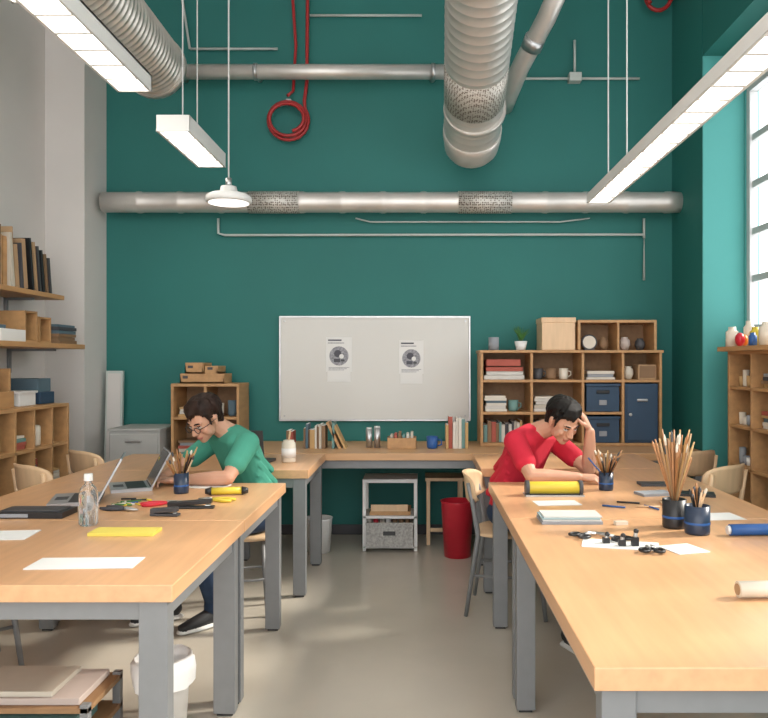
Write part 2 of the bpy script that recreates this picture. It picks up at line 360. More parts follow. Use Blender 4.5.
b.obj('book_row')
b=B()
for (ya,yb,z,n) in[(4.5,4.67,.861,4),(4.95,5.11,.591,5),(4.73,4.9,.311,5),(4.95,5.11,.311,4)]: stack_into(b,-2.75,-2.45,ya,yb,z,n)
b.obj('book_stack',.001)
b=B()
for y in(4.76,4.86): b.lathe([(0,0),(.033,0),(.038,.01),(.038,.12),(.03,.13),(0,.13)],(-2.5,y,.861),CREAM,18)
b.obj('jar_row')
b=B(); b.box((-2.8,4.1,1.121),(-2.5,4.62,1.14),SHW).box((-2.8,4.1,1.14),(-2.78,4.62,1.30),SHW).box((-2.52,4.1,1.14),(-2.5,4.62,1.22),SHW)
for y,h in((4.1,.14),(4.35,.18),(4.6,.22)): b.box((-2.78,y,1.14),(-2.52,y+.02,1.14+h),SHW)
for k in range(12): b.box((-2.77,4.14+k*.036,1.145),(-2.55,4.155+k*.036,1.37-.008*k),random.choice(WARMB+[SHW,KRAFT]),rot=(.14,0,0))
b.obj('wooden_magazine_box',.002)
b=B(); b.box((-2.76,4.68,1.121),(-2.5,4.88,1.20),WHITE).box((-2.77,4.67,1.20),(-2.49,4.89,1.215),WHITE); b.obj('storage_box',.004)
b=B(); b.box((-2.8,4.94,1.121),(-2.5,5.13,1.20),BLUE).box((-2.8,4.95,1.201),(-2.52,5.12,1.29),MATS['book_1']); b.obj('storage_box',.004)
b=grid_case((-1.9,5.72,0),(-1.38,6.05,1.235),[-1.64],[.35,.66,.97],'-y'); b.obj('bookcase',.002)
b=B(); stack_into(b,-1.86,-1.68,5.76,6.0,.981,4); stack_into(b,-1.86,-1.68,5.76,6.0,.671,6); stack_into(b,-1.6,-1.43,5.76,6.0,.671,3); b.obj('book_stack')
b=B(); cup(b,-1.56,5.82,.981,.04,.1,CREAM); cup(b,-1.46,5.84,.981,.035,.12,BOOKM[1]); b.obj('cup')
b=B()
for (x0,x1,z0,z1) in((-1.84,-1.50,1.236,1.31),(-1.80,-1.66,1.311,1.395),(-1.65,-1.55,1.311,1.37)):
    b.box((x0,5.75,z0),(x1,5.98,z0+.012),SHW).box((x0,5.75,z0),(x1,5.762,z1),SHW).box((x0,5.968,z0),(x1,5.98,z1),SHW).box((x0,5.75,z0),(x0+.012,5.98,z1),SHW).box((x1-.012,5.75,z0),(x1,5.98,z1),SHW).box((x0+.02,5.748,(z0+z1)/2),(x0+.06,5.75,(z0+z1)/2+.02),DARK)
b.obj('wooden_crate',.002)
CABW=mat('cabinet_grey',(.42,.42,.40),.6,noise=.04)
b=B().box((-2.33,5.62,.02),(-1.95,6.05,.88),CABW).box((-2.34,5.61,.88),(-1.94,6.06,.90),CABW).box((-2.32,5.605,.45),(-1.96,5.62,.86),CABW).box((-2.32,5.605,.06),(-1.96,5.62,.43),CABW).box((-2.2,5.59,.8),(-2.08,5.605,.815),STEEL).box((-2.3,5.64,0),(-1.98,6.0,.02),BLACK); b.obj('storage_cabinet',.004)
b=B().box((-2.51,5.93,0.0),(-2.375,5.96,1.33),PIPE,rot=(-.05,0,0),piv=(-2.4,5.95,0)).box((-2.495,5.925,.02),(-2.39,5.93,1.31),GREYW,rot=(-.05,0,0),piv=(-2.4,5.95,0)); b.obj('leaning_panel')
# right hutch on counter
t=.02; b=B(); X=(.46,.85,1.24,1.545,1.84); z0,z1=.762,1.49; ya,yb=5.7,6.04
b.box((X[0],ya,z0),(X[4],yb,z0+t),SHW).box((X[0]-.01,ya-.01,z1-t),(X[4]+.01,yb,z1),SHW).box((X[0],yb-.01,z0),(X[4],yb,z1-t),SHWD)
for x in(X[0],X[4]-t): b.box((x,ya,z0+t),(x+t,yb-.01,z1-t),SHW)
for x in(X[1],X[2],X[3]): b.box((x-.01,ya+.004,z0+t),(x+.01,yb-.01,z1-t),SHW)
b.box((X[0]+t,ya+.003,1.245),(X[4]-t,yb-.01,1.265),SHW).box((X[0]+t,ya+.003,1.0),(X[3],yb-.01,1.02),SHW)
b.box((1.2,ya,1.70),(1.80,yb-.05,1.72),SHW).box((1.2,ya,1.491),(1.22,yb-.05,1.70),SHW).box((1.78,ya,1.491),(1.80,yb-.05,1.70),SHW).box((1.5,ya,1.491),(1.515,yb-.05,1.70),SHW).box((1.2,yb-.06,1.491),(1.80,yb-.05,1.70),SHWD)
b.obj('shelf_hutch',.002)
b=B().box((.93,5.72,1.491),(1.185,5.98,1.735),BIRCH).box((.925,5.715,1.70),(1.19,5.985,1.74),BIRCH); b.obj('wooden_box',.004)
b=B(); stack_into(b,.49,.80,5.74,6.0,1.266,3,pal=[MATS['book_2'],BOOKM[3]],t=.03); b.box((.51,5.74,1.37),(.77,5.98,1.42),BOOKM[2]); b.obj('book_stack',.001)
b=B(); stack_into(b,.49,.67,5.74,6.0,1.021,6,pal=[BOOKM[3],BOOKM[8],BOOKM[1]],t=.024); b.obj('book_stack',.001)
b=B(); stack_into(b,.87,1.05,5.74,6.0,1.021,5,pal=[BOOKM[3],BOOKM[0],BOOKM[8]],t=.024); b.obj('book_stack',.001)
b=B(); stack_into(b,1.27,1.5,5.74,6.0,1.266,3,pal=[BOOKM[3],BOOKM[9],BOOKM[8]],t=.022); b.obj('book_stack',.001)
b=B(); books_into(b,.49,.8,5.76,6.0,.783,.18); b.obj('book_row')
b=B(); books_into(b,.87,1.2,5.76,6.0,.783,.17); b.obj('book_row')
for x,z,r,m in((.91,1.266,.04,DARK),(1.01,1.266,.04,MATS['book_4']),(1.11,1.266,.035,CREAM),(.72,1.021,.04,MATS['book_6']),(1.13,1.021,.035,CREAM)):
    b=B(); cup(b,x,5.8,z,r,.085,m); b.sweep([(x+r,5.8,z+.065),(x+r+.02,5.8,z+.06),(x+r+.022,5.8,z+.035),(x+r,5.8,z+.02)],.005,m,8); b.obj('coffee_mug')
for x,z,r,h,m in((1.42,1.492,.035,.10,BOOKM[4]),(1.58,1.492,.045,.1,MATS['pinkish_card']),(1.70,1.492,.04,.09,DARK),(1.61,1.267,.04,.1,CREAM)):
    b=B(); b.lathe([(0,0),(r*.6,0),(r,h*.4),(r*.9,h*.75),(r*.55,h*.9),(r*.6,h),(r*.5,h),(r*.45,h*.85),(0,h*.5)],(x,5.8,z),m,20); b.obj('ceramic_vase')
b=B(); b.sweep([(1.31,5.80,1.553),(1.31,5.83,1.553)],.06,DARK,24); b.sweep([(1.31,5.798,1.553),(1.31,5.80,1.553)],.05,CREAM,24); b.box((1.27,5.79,1.492),(1.35,5.85,1.50),DARK); b.obj('desk_clock')
b=B().box((1.67,5.74,1.266),(1.81,5.9,1.38),KRAFT).box((1.68,5.735,1.28),(1.80,5.74,1.37),BOOKM[4]); b.obj('small_box',.003)
def bluebin(x0,x1,z0,z1):
    b=B().box((x0+.008,5.72,z0),(x1-.008,5.98,z1-.02),BLUE).box((x0,5.71,z1-.02),(x1,5.99,z1),BLUE)
    xm=(x0+x1)/2; b.box((xm-.05,5.705,z1-.075),(xm+.05,5.72,z1-.05),BLACK).box((xm-.03,5.712,z0+.05),(xm+.03,5.72,z0+.09),MATS['book_9']); b.obj('blue_storage_bin',.005)
bluebin(1.262,1.528,1.021,1.235); bluebin(1.262,1.528,.784,.985)
b=B().box((1.562,5.715,.784),(1.815,5.99,1.235),BLUE).box((1.575,5.705,.80),(1.80,5.715,1.22),BLUE).box((1.65,5.69,1.1),(1.73,5.705,1.12),STEEL).cyl((1.60,5.705,1.0),(1.60,5.69,1.0),.012,STEEL); b.obj('blue_file_box',.006)
b=B(); b.lathe([(0,0),(.035,0),(.05,.07),(.045,.07),(.04,.05),(0,.05)],(.78,5.8,1.491),WHITE,20)
for i in range(30):
    a=random.uniform(0,6.28); L=random.uniform(.08,.14); sp=random.uniform(.2,.9)
    p=[V((.78,5.8,1.545)),V((.78+math.cos(a)*L*sp*.4,5.8+math.sin(a)*L*sp*.4,1.545+L*.6)),V((.78+math.cos(a)*L*sp,5.8+math.sin(a)*L*sp,1.545+L))]
    b.sweep(p,[.007,.011,.001],GREEN,6,flat=.4)
b.obj('potted_plant')
b=B().lathe([(0,0),(.04,0),(.04,.1),(.036,.1),(.036,.01),(0,.01)],(.57,5.8,1.491),MATS['book_9'],20); b.obj('tin_can')
b=grid_case((2.06,3.9,0),(2.34,5.02,1.47),[4.3,4.68],[.4,.72,.98,1.23],'-x'); b.box((2.0,3.88,1.47),(2.34,5.05,1.50),SHW); b.obj('bookcase',.002)
b=B()
for z in(.99,1.24,.73): 
    for k in range(5): cup(b,2.13,4.73+.055*k,z+.001,.022,random.uniform(.05,.11),random.choice([CREAM,WHITE,BOOKM[7],BOOKM[9]]))
b.obj('jar_row')
b=B(); stack_into(b,2.1,2.3,4.34,4.62,1.241,4); stack_into(b,2.1,2.3,4.34,4.62,.991,5); b.obj('book_stack')
for x,y,r,h,m in((2.06,4.95,.04,.13,CREAM),(2.12,4.74,.035,.12,YEL),(2.2,4.68,.04,.18,WHITE),(2.08,4.50,.045,.14,CREAM),(2.2,4.4,.05,.17,CREAM),(2.05,4.62,.025,.08,BLUEB),(2.16,4.92,.035,.17,CREAM)):
    b=B().lathe([(0,0),(r,0),(r,h*.75),(r*.6,h*.85),(r*.6,h),(0,h)],(x,y,1.501),m,20); b.obj('paint_jar')
b=B(); b.ball((2.06,4.83,1.545),(.03,.035,.044),RED); b.ball((2.10,4.86,1.54),(.025,.03,.038),ORNG); b.obj('fabric_ball')
# ------------------------------------------------------------------ under the counter
b=B(); x0,x1,y0,y1=-.425,-.02,5.55,5.85
for x in(x0,x1-.025):
    for y in(y0,y1-.025): b.box((x,y,0),(x+.025,y+.025,.53),WHITE)
b.box((x0,y0,.505),(x1,y1,.53),WHITE).box((x0,y0,.24),(x1,y1,.26),WHITE).box((x0,y0,.02),(x1,y1,.035),WHITE)
b.box((x0+.05,y0+.02,.261),(x1-.05,y1-.02,.29),SHW).box((x0+.06,y0+.02,.29),(x1-.07,y0+.03,.34),BIRCH)
b.obj('utility_shelf',.002)
b=B(); a,c,d,e=x0+.03,x1-.03,y0-.06,y1-.03
b.box((a,d,.036),(c,e,.05),WICK).box((a,d,.05),(c,d+.012,.21),WICK).box((a,e-.012,.05),(c,e,.21),WICK).box((a,d,.05),(a+.012,e,.21),WICK).box((c-.012,d,.05),(c,e,.21),WICK)
b.box((a-.004,d-.004,.205),(c+.004,d+.014,.222),WICK).box((-.27,d-.003,.13),(-.18,d,.16),BLACK)
for i in range(7): b.sweep([(-.37+.045*i,5.6,.08),(-.38+.048*i,5.62,.225)],.018,random.choice([PAPER,RED,BOOKM[4],BLACK,BOOKM[8]]),10)
b.obj('wicker_basket',.003)
b=B(); b.lathe([(0,0),(.095,0),(.118,.39),(.125,.40),(.112,.40),(.09,.01),(0,.01)],(.27,5.42,0),RED,32); b.obj('red_waste_bin')
b=B(); b.box((.04,5.72,.49),(.34,6.0,.515),BIRCH)
for x in(.05,.30):
    for y in(5.73,5.96): b.box((x,y,0),(x+.028,y+.028,.49),BIRCH)
b.box((.08,5.735,.1),(.30,5.75,.13),BIRCH); b.obj('wooden_stool',.003)
b=B(); b.lathe([(0,0),(.085,0),(.10,.24),(.105,.25),(.095,.25),(.08,.01),(0,.01)],(-.75,5.55,0),WHITE,28); b.obj('white_waste_bin')
def brow(x0,x1,h,y=5.6,pal=BOOKM):
    b=B(); books_into(b,x0,x1,y-.08,y+.08,.761,h,pal=pal); return b.obj('book_row')
brow(-.985,-.91,.16); brow(-.86,-.69,.19,pal=WARMB+[BOOKM[1]]); brow(.19,.36,.24,pal=[BOOKM[2],BOOKM[4],BOOKM[7],BOOKM[6],BOOKM[8]])
b=B(); b.box((-.60,5.53,.775),(-.58,5.68,1.01),SHW,rot=(0,-.45,0),piv=(-.52,5.6,.775)); b.box((-.56,5.54,.775),(-.545,5.68,.98),BOOKM[7],rot=(0,-.45,0),piv=(-.48,5.6,.775)); b.box((-.65,5.53,.762),(-.632,5.68,.95),MATS['book_6'])
b.obj('leaning_books',.001)
for x,h in((-.38,.14),(-.32,.15)): b=B(); b.lathe([(0,0),(.024,0),(.024,h),(0,h)],(x,5.6,.761),STEEL,18); b.lathe([(0,h),(.02,h),(.02,h+.01),(0,h+.01)],(x,5.6,.761),WHITE,18); b.obj('spray_can')
b=B().box((-.24,5.52,.761),(-.03,5.68,.775),SHW).box((-.24,5.52,.775),(-.03,5.53,.84),SHW).box((-.24,5.67,.775),(-.03,5.68,.84),SHW).box((-.24,5.53,.775),(-.23,5.67,.84),SHW).box((-.04,5.53,.775),(-.03,5.67,.84),SHW)
for k in range(6): b.box((-.22+.03*k,5.54,.776),(-.2+.03*k,5.66,.86+.01*(k%3)),BOOKM[(k*2)%10])
b.obj('wooden_organizer',.002)
b=B(); cup(b,.09,5.55,.761,.042,.09,BLUEB); b.sweep([(.132,5.55,.83),(.16,5.55,.82),(.16,5.55,.79),(.132,5.55,.78)],.006,BLUEB,8); b.obj('blue_mug')
# ------------------------------------------------------------------ chairs
def chair(x,y,rz,metal=False,h=.80):
    b=B(); L=LEG if metal else BIRCH
    n=32; vs=[]
    def se(a,rx,ry,p=3.2):
        c,s_=math.cos(a),math.sin(a); return (rx*math.copysign(abs(c)**(2/p),c),ry*math.copysign(abs(s_)**(2/p),s_))
    for z,k in((.435,.94),(.44,1),(.452,1),(.457,.95)):
        for i in range(n):
            px,py=se(2*math.pi*i/n,.2*k,.2*k); vs.append((px,py,z))
    fs=[(j*n+i,j*n+(i+1)%n,(j+1)*n+(i+1)%n,(j+1)*n+i) for j in range(3) for i in range(n)]
    fs+=[tuple(range(n))[::-1],tuple(range(3*n,4*n))]
    b.add(vs,fs,BIRCH,True)
    for sx in(-1,1):
        b.sweep([(sx*.15,.15,.435),(sx*.19,.20,0)],[.015,.011],L,12)
        b.sweep([(sx*.19,-.235,0),(sx*.155,-.17,.44),(sx*.165,-.2,.62),(sx*.17,-.225,h-.05)],[.011,.015,.014,.012],L,12)
        b.sweep([(sx*.17,.17,.22),(sx*.17,-.2,.22)],.008,L,10)
    m=14; vs=[];fs=[]
    for zi,z in enumerate((h-.17,h-.15,h-.03,h-.005)):
        for i in range(m+1):
            u=-1+2*i/m; wdt=.2 if zi in(1,2) else .18
            yb=-.235-.012*zi+.075*u*u; zz=z-(.03*u**4 if zi>1 else -.03*u**4)
            vs.append((u*wdt,yb,zz)); vs.append((u*wdt,yb-.012,zz))
    r=2*(m+1)
    for zi in range(3):
        for i in range(m):
            a=zi*r+2*i; fs.append((a,a+2,a+r+2,a+r)); fs.append((a+1,a+r+1,a+r+3,a+3))
    for i in range(m): fs.append((2*i,2*i+1,2*i+3,2*i+2)); a=3*r+2*i; fs.append((a,a+2,a+3,a+1))
    for zi in range(3):
        a=zi*r; fs.append((a,a+r,a+r+1,a+1)); a=zi*r+2*m; fs.append((a,a+1,a+r+1,a+r))
    b.add(vs,fs,BIRCH,True)
    return b.obj('dining_chair',0,loc=(x,y,0),rz=rz)
R90=math.pi/2
chair(-2.05,4.36,-.65,h=.84); chair(-2.05,5.02,-.65,h=.84); chair(1.58,4.34,.65,h=.84); chair(1.68,5.02,.5,h=.84)
chair(-2.05,3.35,-.8,True,h=.84)
chair(.52,4.27,-R90-.2,True,.78)
SX=-.95
b=B(); b.lathe([(0,.42),(.15,.42),(.165,.43),(.165,.445),(.15,.452),(0,.452)],(SX,4.23,0),BIRCH,32)
for i in range(4):
    a=math.pi/4+i*R90; b.sweep([(SX+.11*math.cos(a),4.23+.11*math.sin(a),.42),(SX+.16*math.cos(a),4.23+.16*math.sin(a),0)],.012,LEG,12)
b.lathe([(.136,.2),(.143,.2),(.143,.212),(.136,.212),(.136,.2)],(SX,4.23,0),LEG,32); b.obj('stool')
# ------------------------------------------------------------------ people
def ico(c,r,R=None,sub=2):
    rr=r if hasattr(r,'__len__') else (r,r,r)
    bm=bmesh.new(); bmesh.ops.create_icosphere(bm,subdivisions=sub,radius=1)
    out=[]
    for v in bm.verts:
        p=V((v.co.x*rr[0],v.co.y*rr[1],v.co.z*rr[2]))
        if R is not None: p=R@p
        out.append(V(c)+p)
    bm.free(); return out
class Body:
    def __init__(s): s.p=[]
    def hull(s,label,*balls,R=None,sub=2):
        bm=bmesh.new()
        if sub==2 and label in('shirt','jeans'): sub=3
        for c,r in balls:
            for p in ico(c,r,R,sub): bm.verts.new(p)
        res=bmesh.ops.convex_hull(bm,input=bm.verts)
        junk=list({e for e in res['geom_interior']+res['geom_unused'] if isinstance(e,bmesh.types.BMVert)})
        bmesh.ops.delete(bm,geom=junk,context='VERTS')
        bmesh.ops.recalc_face_normals(bm,faces=bm.faces)
        bm.verts.index_update()
        s.p.append((label,[v.co.copy() for v in bm.verts],[tuple(v.index for v in f.verts) for f in bm.faces])); bm.free()
    def build(s,name,mats,voxel,parent):
        vs=[];fs=[];per={}
        for l,v,f in s.p:
            o=len(vs); vs+=v; fs+=[tuple(i+o for i in q) for q in f]
            a,bq=per.setdefault(l,([],[])); o2=len(a); a+=v; bq+=[tuple(i+o2 for i in q) for q in f]
        me=bpy.data.meshes.new('tmp'); me.from_pydata([tuple(v) for v in vs],[],fs)
        ob=bpy.data.objects.new('tmp',me); S.collection.objects.link(ob)
        r=ob.modifiers.new('r','REMESH'); r.mode='VOXEL'; r.voxel_size=voxel; r.adaptivity=0
        sm=ob.modifiers.new('s','SMOOTH'); sm.factor=.5; sm.iterations=4
        dg=bpy.context.evaluated_depsgraph_get(); dg.update()
        nm=bpy.data.meshes.new_from_object(ob.evaluated_get(dg)); bpy.data.objects.remove(ob)
        labs=list(per); trees=[BVHTree.FromPolygons(per[l][0],per[l][1]) for l in labs]
        nm.materials.clear()
        for l in labs: nm.materials.append(mats[l])
        for p in nm.polygons:
            c=p.center; best=9;bi=0
            for i,t in enumerate(trees):
                h=t.find_nearest(c,best)
                if h[0] is not None and h[3]<best: best=h[3];bi=i
            p.material_index=bi; p.use_smooth=True
        nm.name=name
        o=bpy.data.objects.new(name,nm); S.collection.objects.link(o); o.parent=parent
        return o
def hand(bd,w,d,n,side,curl=(.35,.45,.35),spread=.1):
    d=V(d).normalized(); n=V(n); n=(n-d*n.dot(d)).normalized(); s=d.cross(n)*side; w=V(w)
    k=[]
    for so in(.030,.010,-.010,-.029): k.append(w+d*(.082-abs(so-.01)*.25)+s*so)
    bd.hull('skin',(w,.020),(w+d*.03+s*.022,.013),(w+d*.03-s*.02,.013),(k[0],.0115),(k[1],.0115),(k[2],.0115),(k[3],.0105),sub=1)
    for j,(kk,L) in enumerate(zip(k,(.070,.078,.072,.056))):
        dd=(d+s*spread*(1.2-.8*j)).normalized(); p=kk; ang=0; r=.0092
        for q,seg in enumerate((.45,.31,.24)):
            ang+=curl[q]*(1+.08*j); v=dd*math.cos(ang)+n*math.sin(ang); p2=p+v*L*seg
            bd.hull('skin',(p,r),(p2,r*.9),sub=1); p=p2; r*=.9
    b0=w+d*.022+s*.02; b1=b0+(d*.62+s*.62+n*.3).normalized()*.042; b2=b1+(d*.85+s*.15+n*.35).normalized()*.034
    bd.hull('skin',(b0,.014),(b1,.0115),sub=1); bd.hull('skin',(b1,.0108),(b2,.0085),sub=1)
SKIN=mat('skin',(.60,.33,.22),.5,noise=.05,scale=12)
SKIN.node_tree.nodes['Principled BSDF'].inputs['Subsurface Weight'].default_value=.08
LIPS=mat('lips',(.50,.17,.13),.5,noise=.04)
EYEW=mat('eye_white',(.75,.72,.70),.3,noise=.02); IRIS=mat('eye_iris',(.03,.018,.012),.2,noise=.05)
HAIR=mat('dark_hair',(.009,.007,.006),.6,noise=.5,scale=30,stretch=(1,1,.3),bump=.4)
HAIRB=mat('brown_hair',(.026,.013,.009),.6,noise=.5,scale=30,stretch=(1,1,.3),bump=.4)
for h_ in(HAIR,HAIRB): h_.node_tree.nodes['Principled BSDF'].inputs['Specular IOR Level'].default_value=.25
SHG=mat('green_tshirt',(.06,.31,.22),.85,noise=.06,scale=10,bump=.35)
SHR=mat('red_tshirt',(.58,.015,.04),.85,noise=.06,scale=10,bump=.35)
JEAN=mat('denim',(.022,.045,.095),.9,noise=.25,scale=14,bump=.2)
SHOE=mat('black_shoe',(.02,.02,.022),.6,noise=.1); SOLE=mat('shoe_sole',(.7,.7,.68),.6,noise=.03)
def man(name,loc,yaw,shirt,hair,J,head,glasses=False):
    E=bpy.data.objects.new(name,None); S.collection.objects.link(E); E.location=loc; E.rotation_euler=(0,0,yaw); E.empty_display_size=.2
    b=Body()
    b.hull('jeans',((-.075,0,.545),(.095,.105,.088)),((.075,0,.545),(.095,.105,.088)),((0,.0,.62),(.125,.09,.05)))
    for sd in('l','r'):
        sx=-1 if sd=='l' else 1
        hip=V((sx*.09,.03,.54)); kn=V(J['knee_'+sd]); an=V(J['ankle_'+sd]); td=V(J['toe_'+sd]).normalized()
        mid=hip.lerp(kn,.5)+V((0,0,.01))
        b.hull('jeans',(hip,.085),(mid,.077)); b.hull('jeans',(mid,.077),(kn,.060))
        cal=kn.lerp(an,.35)-td*.012
        b.hull('jeans',(kn,.059),(cal,.058)); b.hull('jeans',(cal,.058),(an+V((0,0,.05)),.047)); b.hull('jeans',(an+V((0,0,.05)),.047),(an+V((0,0,.015)),.050))
        hz=.048; g=V((an.x,an.y,0))
        b.hull('shoe',(g-td*.035+V((0,0,hz+.012)),(.034,.034,.036)),(g+td*.02+V((0,0,hz+.02)),(.036,.036,.036)),(g+td*.10+V((0,0,hz-.004)),(.040,.040,.026)),(g+td*.17+V((0,0,hz-.012)),(.034,.034,.018)))
        b.hull('sole',(g-td*.04+V((0,0,.014)),(.038,.038,.013)),(g+td*.10+V((0,0,.014)),(.045,.045,.013)),(g+td*.178+V((0,0,.014)),(.034,.034,.013)))
    b.hull('shirt',((0,-.01,.575),(.155,.112,.045)),((0,.03,.72),(.148,.110,.08)))
    b.hull('shirt',((0,.03,.72),(.148,.110,.08)),((0,.085,.86),(.160,.115,.09)))
    b.hull('shirt',((0,.085,.86),(.160,.115,.09)),((-.09,.135,.965),(.085,.090,.070)),((.09,.135,.965),(.085,.090,.070)))
    b.hull('shirt',((-.155,.14,.975),.056),((.155,.14,.975),.056),((0,.13,1.0),(.08,.07,.055)))
    for i in range(5):
        z=.62+.055*i; y=.03*(z-.6)/.12
        for sx in(-1,1): b.hull('shirt',((sx*.138,y+.02,z),.022),((sx*.05,y+.088,z+.03),.020),sub=1)
    for sx in(-1,1):
        for k in range(3):
            b.hull('shirt',((sx*(.15-.01*k),.08-.02*k,.90-.06*k),.026),((sx*(.06+.02*k),.0-.012*k-.065,.79-.07*k),.024),sub=1)
    H=V(head['c']); R=Matrix.Rotation(math.radians(head.get('yaw',0)),3,'Z')@Matrix.Rotation(math.radians(-head['pitch']),3,'X')
    hp=lambda x,y,z:H+R@V((x,y,z))
    b.hull('shirt',((0,.145,1.03),(.072,.066,.022)),((0,.13,1.0),(.085,.075,.04)))
    b.hull('skin',((0,.14,1.0),.056),(hp(0,-.035,-.05),.053))
    sk=lambda l,*bb,sub=2: b.hull(l,*[(hp(*c),r) for c,r in bb],R=R,sub=sub)
    sk('skin',((0,-.012,.035),(.074,.090,.083)),((0,.03,.01),(.066,.056,.07)))
    sk('skin',((0,.03,0),(.064,.054,.065)),((-.04,.025,-.055),(.02,.025,.02)),((.04,.025,-.055),(.02,.025,.02)),((0,.062,-.088),(.024,.02,.017)))
    sk('skin',((0,.086,.014),(.008,.008,.01)),((0,.106,-.026),(.011,.011,.009)),((-.012,.092,-.03),(.008,.008,.007)),((.012,.092,-.03),(.008,.008,.007)))
    sk('skin',((0,.078,-.05),(.02,.012,.02)))
    for sx in(-1,1):
        sk('skin',((sx*.042,.062,-.022),(.02,.018,.02)),((sx*.045,.048,-.045),(.018,.018,.018)))
        sk('skin',((sx*.079,-.004,.014),(.008,.018,.016)),((sx*.077,.0,-.022),(.007,.011,.011)))
        sk('skin',((sx*.018,.084,.024),(.010,.008,.006)),((sx*.045,.074,.026),(.010,.008,.006)))
        sk('hair',((sx*.016,.0925,.030),(.005,.003,.0035)),((sx*.034,.089,.035),(.005,.003,.0035)),((sx*.049,.079,.031),(.004,.003,.003)),sub=1)
        sk('eyew',((sx*.031,.0765,.006),(.013,.011,.007)))
        sk('iris',((sx*.031,.0835,.004),(.006,.006,.006)),sub=1)
        sk('iris',((sx*.020,.084,.012),(.003,.003,.0025)),((sx*.042,.080,.012),(.003,.003,.0025)),sub=1)
    sk('lips',((-.018,.082,-.058),(.006,.006,.003)),((0,.091,-.056),(.008,.006,.0045)),((.018,.082,-.058),(.006,.006,.003)),sub=1)
    sk('lips',((-.012,.083,-.066),(.006,.006,.003)),((0,.088,-.067),(.006,.006,.004)),((.012,.083,-.066),(.006,.006,.003)),sub=1)
    C0=V((0,-.022,.05)); E0=(.085,.098,.086)
    rnd=random.Random(head.get('seed',3))
    def surf(a,e,k=1.0): return C0+V((E0[0]*math.cos(e)*math.sin(a),E0[1]*math.cos(e)*math.cos(a),E0[2]*math.sin(e)))*k
    sk('hair',((0,-.026,.060),(.083,.092,.077)),((0,-.05,.01),(.077,.063,.07)))
    sk('hair',((0,-.062,-.03),(.062,.042,.045)),((0,-.05,.02),(.07,.06,.06)))
    for i in range(170):
        a=rnd.uniform(-math.pi,math.pi)
        lo=.38 if abs(a)<.9 else (.05 if abs(a)<1.75 else -.75)
        e0=rnd.uniform(.7,1.45); e2=lo+rnd.uniform(-.05,.35)
        if e2>e0-.2: e2=e0-.2
        da=rnd.uniform(.05,.4)
        pts=[surf(a+da*t,e0+(e2-e0)*t,1.0+.04*math.sin(t*2.6)) for t in (0,.33,.66,1)]
        rr=(.005,.0075,.0065,.003)
        for q in range(3): sk('hair',(tuple(pts[q]),rr[q]),(tuple(pts[q+1]),rr[q+1]),sub=1)
    for i in range(13):
        x=-.060+.010*i; d=rnd.uniform(-.012,.008); o=rnd.uniform(-.003,.004)
        p=[V((x*.5-.01,.02,.131)),V((x*.8,.056-abs(x)*.2,.112)),V((x*.95+.006,.082+o-abs(x)*.5,.082)),V((x*1.0+.018,.087+o-abs(x)*.75,.052+d+abs(x)*.12))]
        rr=(.008,.0085,.007,.0025)
        for q in range(3): sk('hair',(tuple(p[q]),rr[q]),(tuple(p[q+1]),rr[q+1]),sub=1)
    for sx in(-1,1):
        for k in range(4): sk('hair',((sx*.072,.040-.025*k,.06),.011),((sx*.077,.034-.025*k,(.018,.028,.03,.0)[k]),.004),sub=1)
        sk('hair',((sx*.074,.026,.03),(.006,.008,.01)),((sx*.071,.028,-.012),(.004,.005,.006)),sub=1)
    for sd in('l','r'):
        sx=-1 if sd=='l' else 1
        sh=V((sx*.175,.14,.965)); el=V(J['elbow_'+sd]); wr=V(J['wrist_'+sd])
        cuff=sh.lerp(el,.62)
        b.hull('shirt',(sh,.064),(sh.lerp(el,.3),.060)); b.hull('shirt',(sh.lerp(el,.3),.060),(cuff,.058))
        b.hull('skin',(sh.lerp(el,.4),.046),(el,.036)); 
        f=el.lerp(wr,.3); b.hull('skin',(el,.037),(f,.040)); b.hull('skin',(f,.040),(wr,.026))
        h=J['hand_'+sd]; hand(b,wr+(V(h[0]).normalized()*.012),h[0],h[1],h[2],h[3])
    b.build('body',{'skin':SKIN,'shirt':shirt,'jeans':JEAN,'shoe':SHOE,'sole':SOLE,'hair':hair,'lips':LIPS,'eyew':EYEW,'iris':IRIS},.004,E)
    if glasses:
        g=B()
        for sx in(-1,1):
            pts=[hp(sx*.033+.021*math.cos(a),.104-.006*abs(math.cos(a)),.002+.017*math.sin(a)) for a in [2*math.pi*i/20 for i in range(21)]]
            g.sweep(pts,.0022,BLACK,8,cap=False)
            g.sweep([hp(sx*.054,.098,.006),hp(sx*.077,.06,.008),hp(sx*.089,.0,.010)],.002,BLACK,8)
        g.sweep([hp(-.012,.102,.004),hp(0,.106,.007),hp(.012,.102,.004)],.002,BLACK,8); g.obj('glasses',parent=E)
    p=B(); a=V(J['pencil'][0]);c=V(J['pencil'][1]); tip=a.lerp(c,.08); p.sweep([a,tip],[.0008,.004],BIRCH,8); p.sweep([tip,c],.004,J['pencil'][2],8); p.obj('pencil',parent=E)
    return E
th=math.radians(131)
man('seated_man',(-.935,4.25,0),th,SHG,HAIRB,dict(
    knee_l=(-.13,.42,.50),knee_r=(.12,.43,.50),ankle_l=(-.10,.30,.09),ankle_r=(.14,.44,.09),toe_l=(-.1,1,0),toe_r=(.15,1,0),
    elbow_l=(-.265,.30,.805),elbow_r=(.22,.36,.805),wrist_l=(-.09,.475,.79),wrist_r=(.06,.50,.795),
    hand_l=((.75,.65,-.03),(0,0,-1),-1,(.2,.3,.25)),hand_r=((-.55,.8,-.05),(-.3,0,-.95),1,(.5,.6,.4)),
    pencil=((-.055,.60,.765),(.05,.53,.90),YEL)),dict(c=(-.01,.305,1.09),pitch=32,yaw=18),glasses=True)
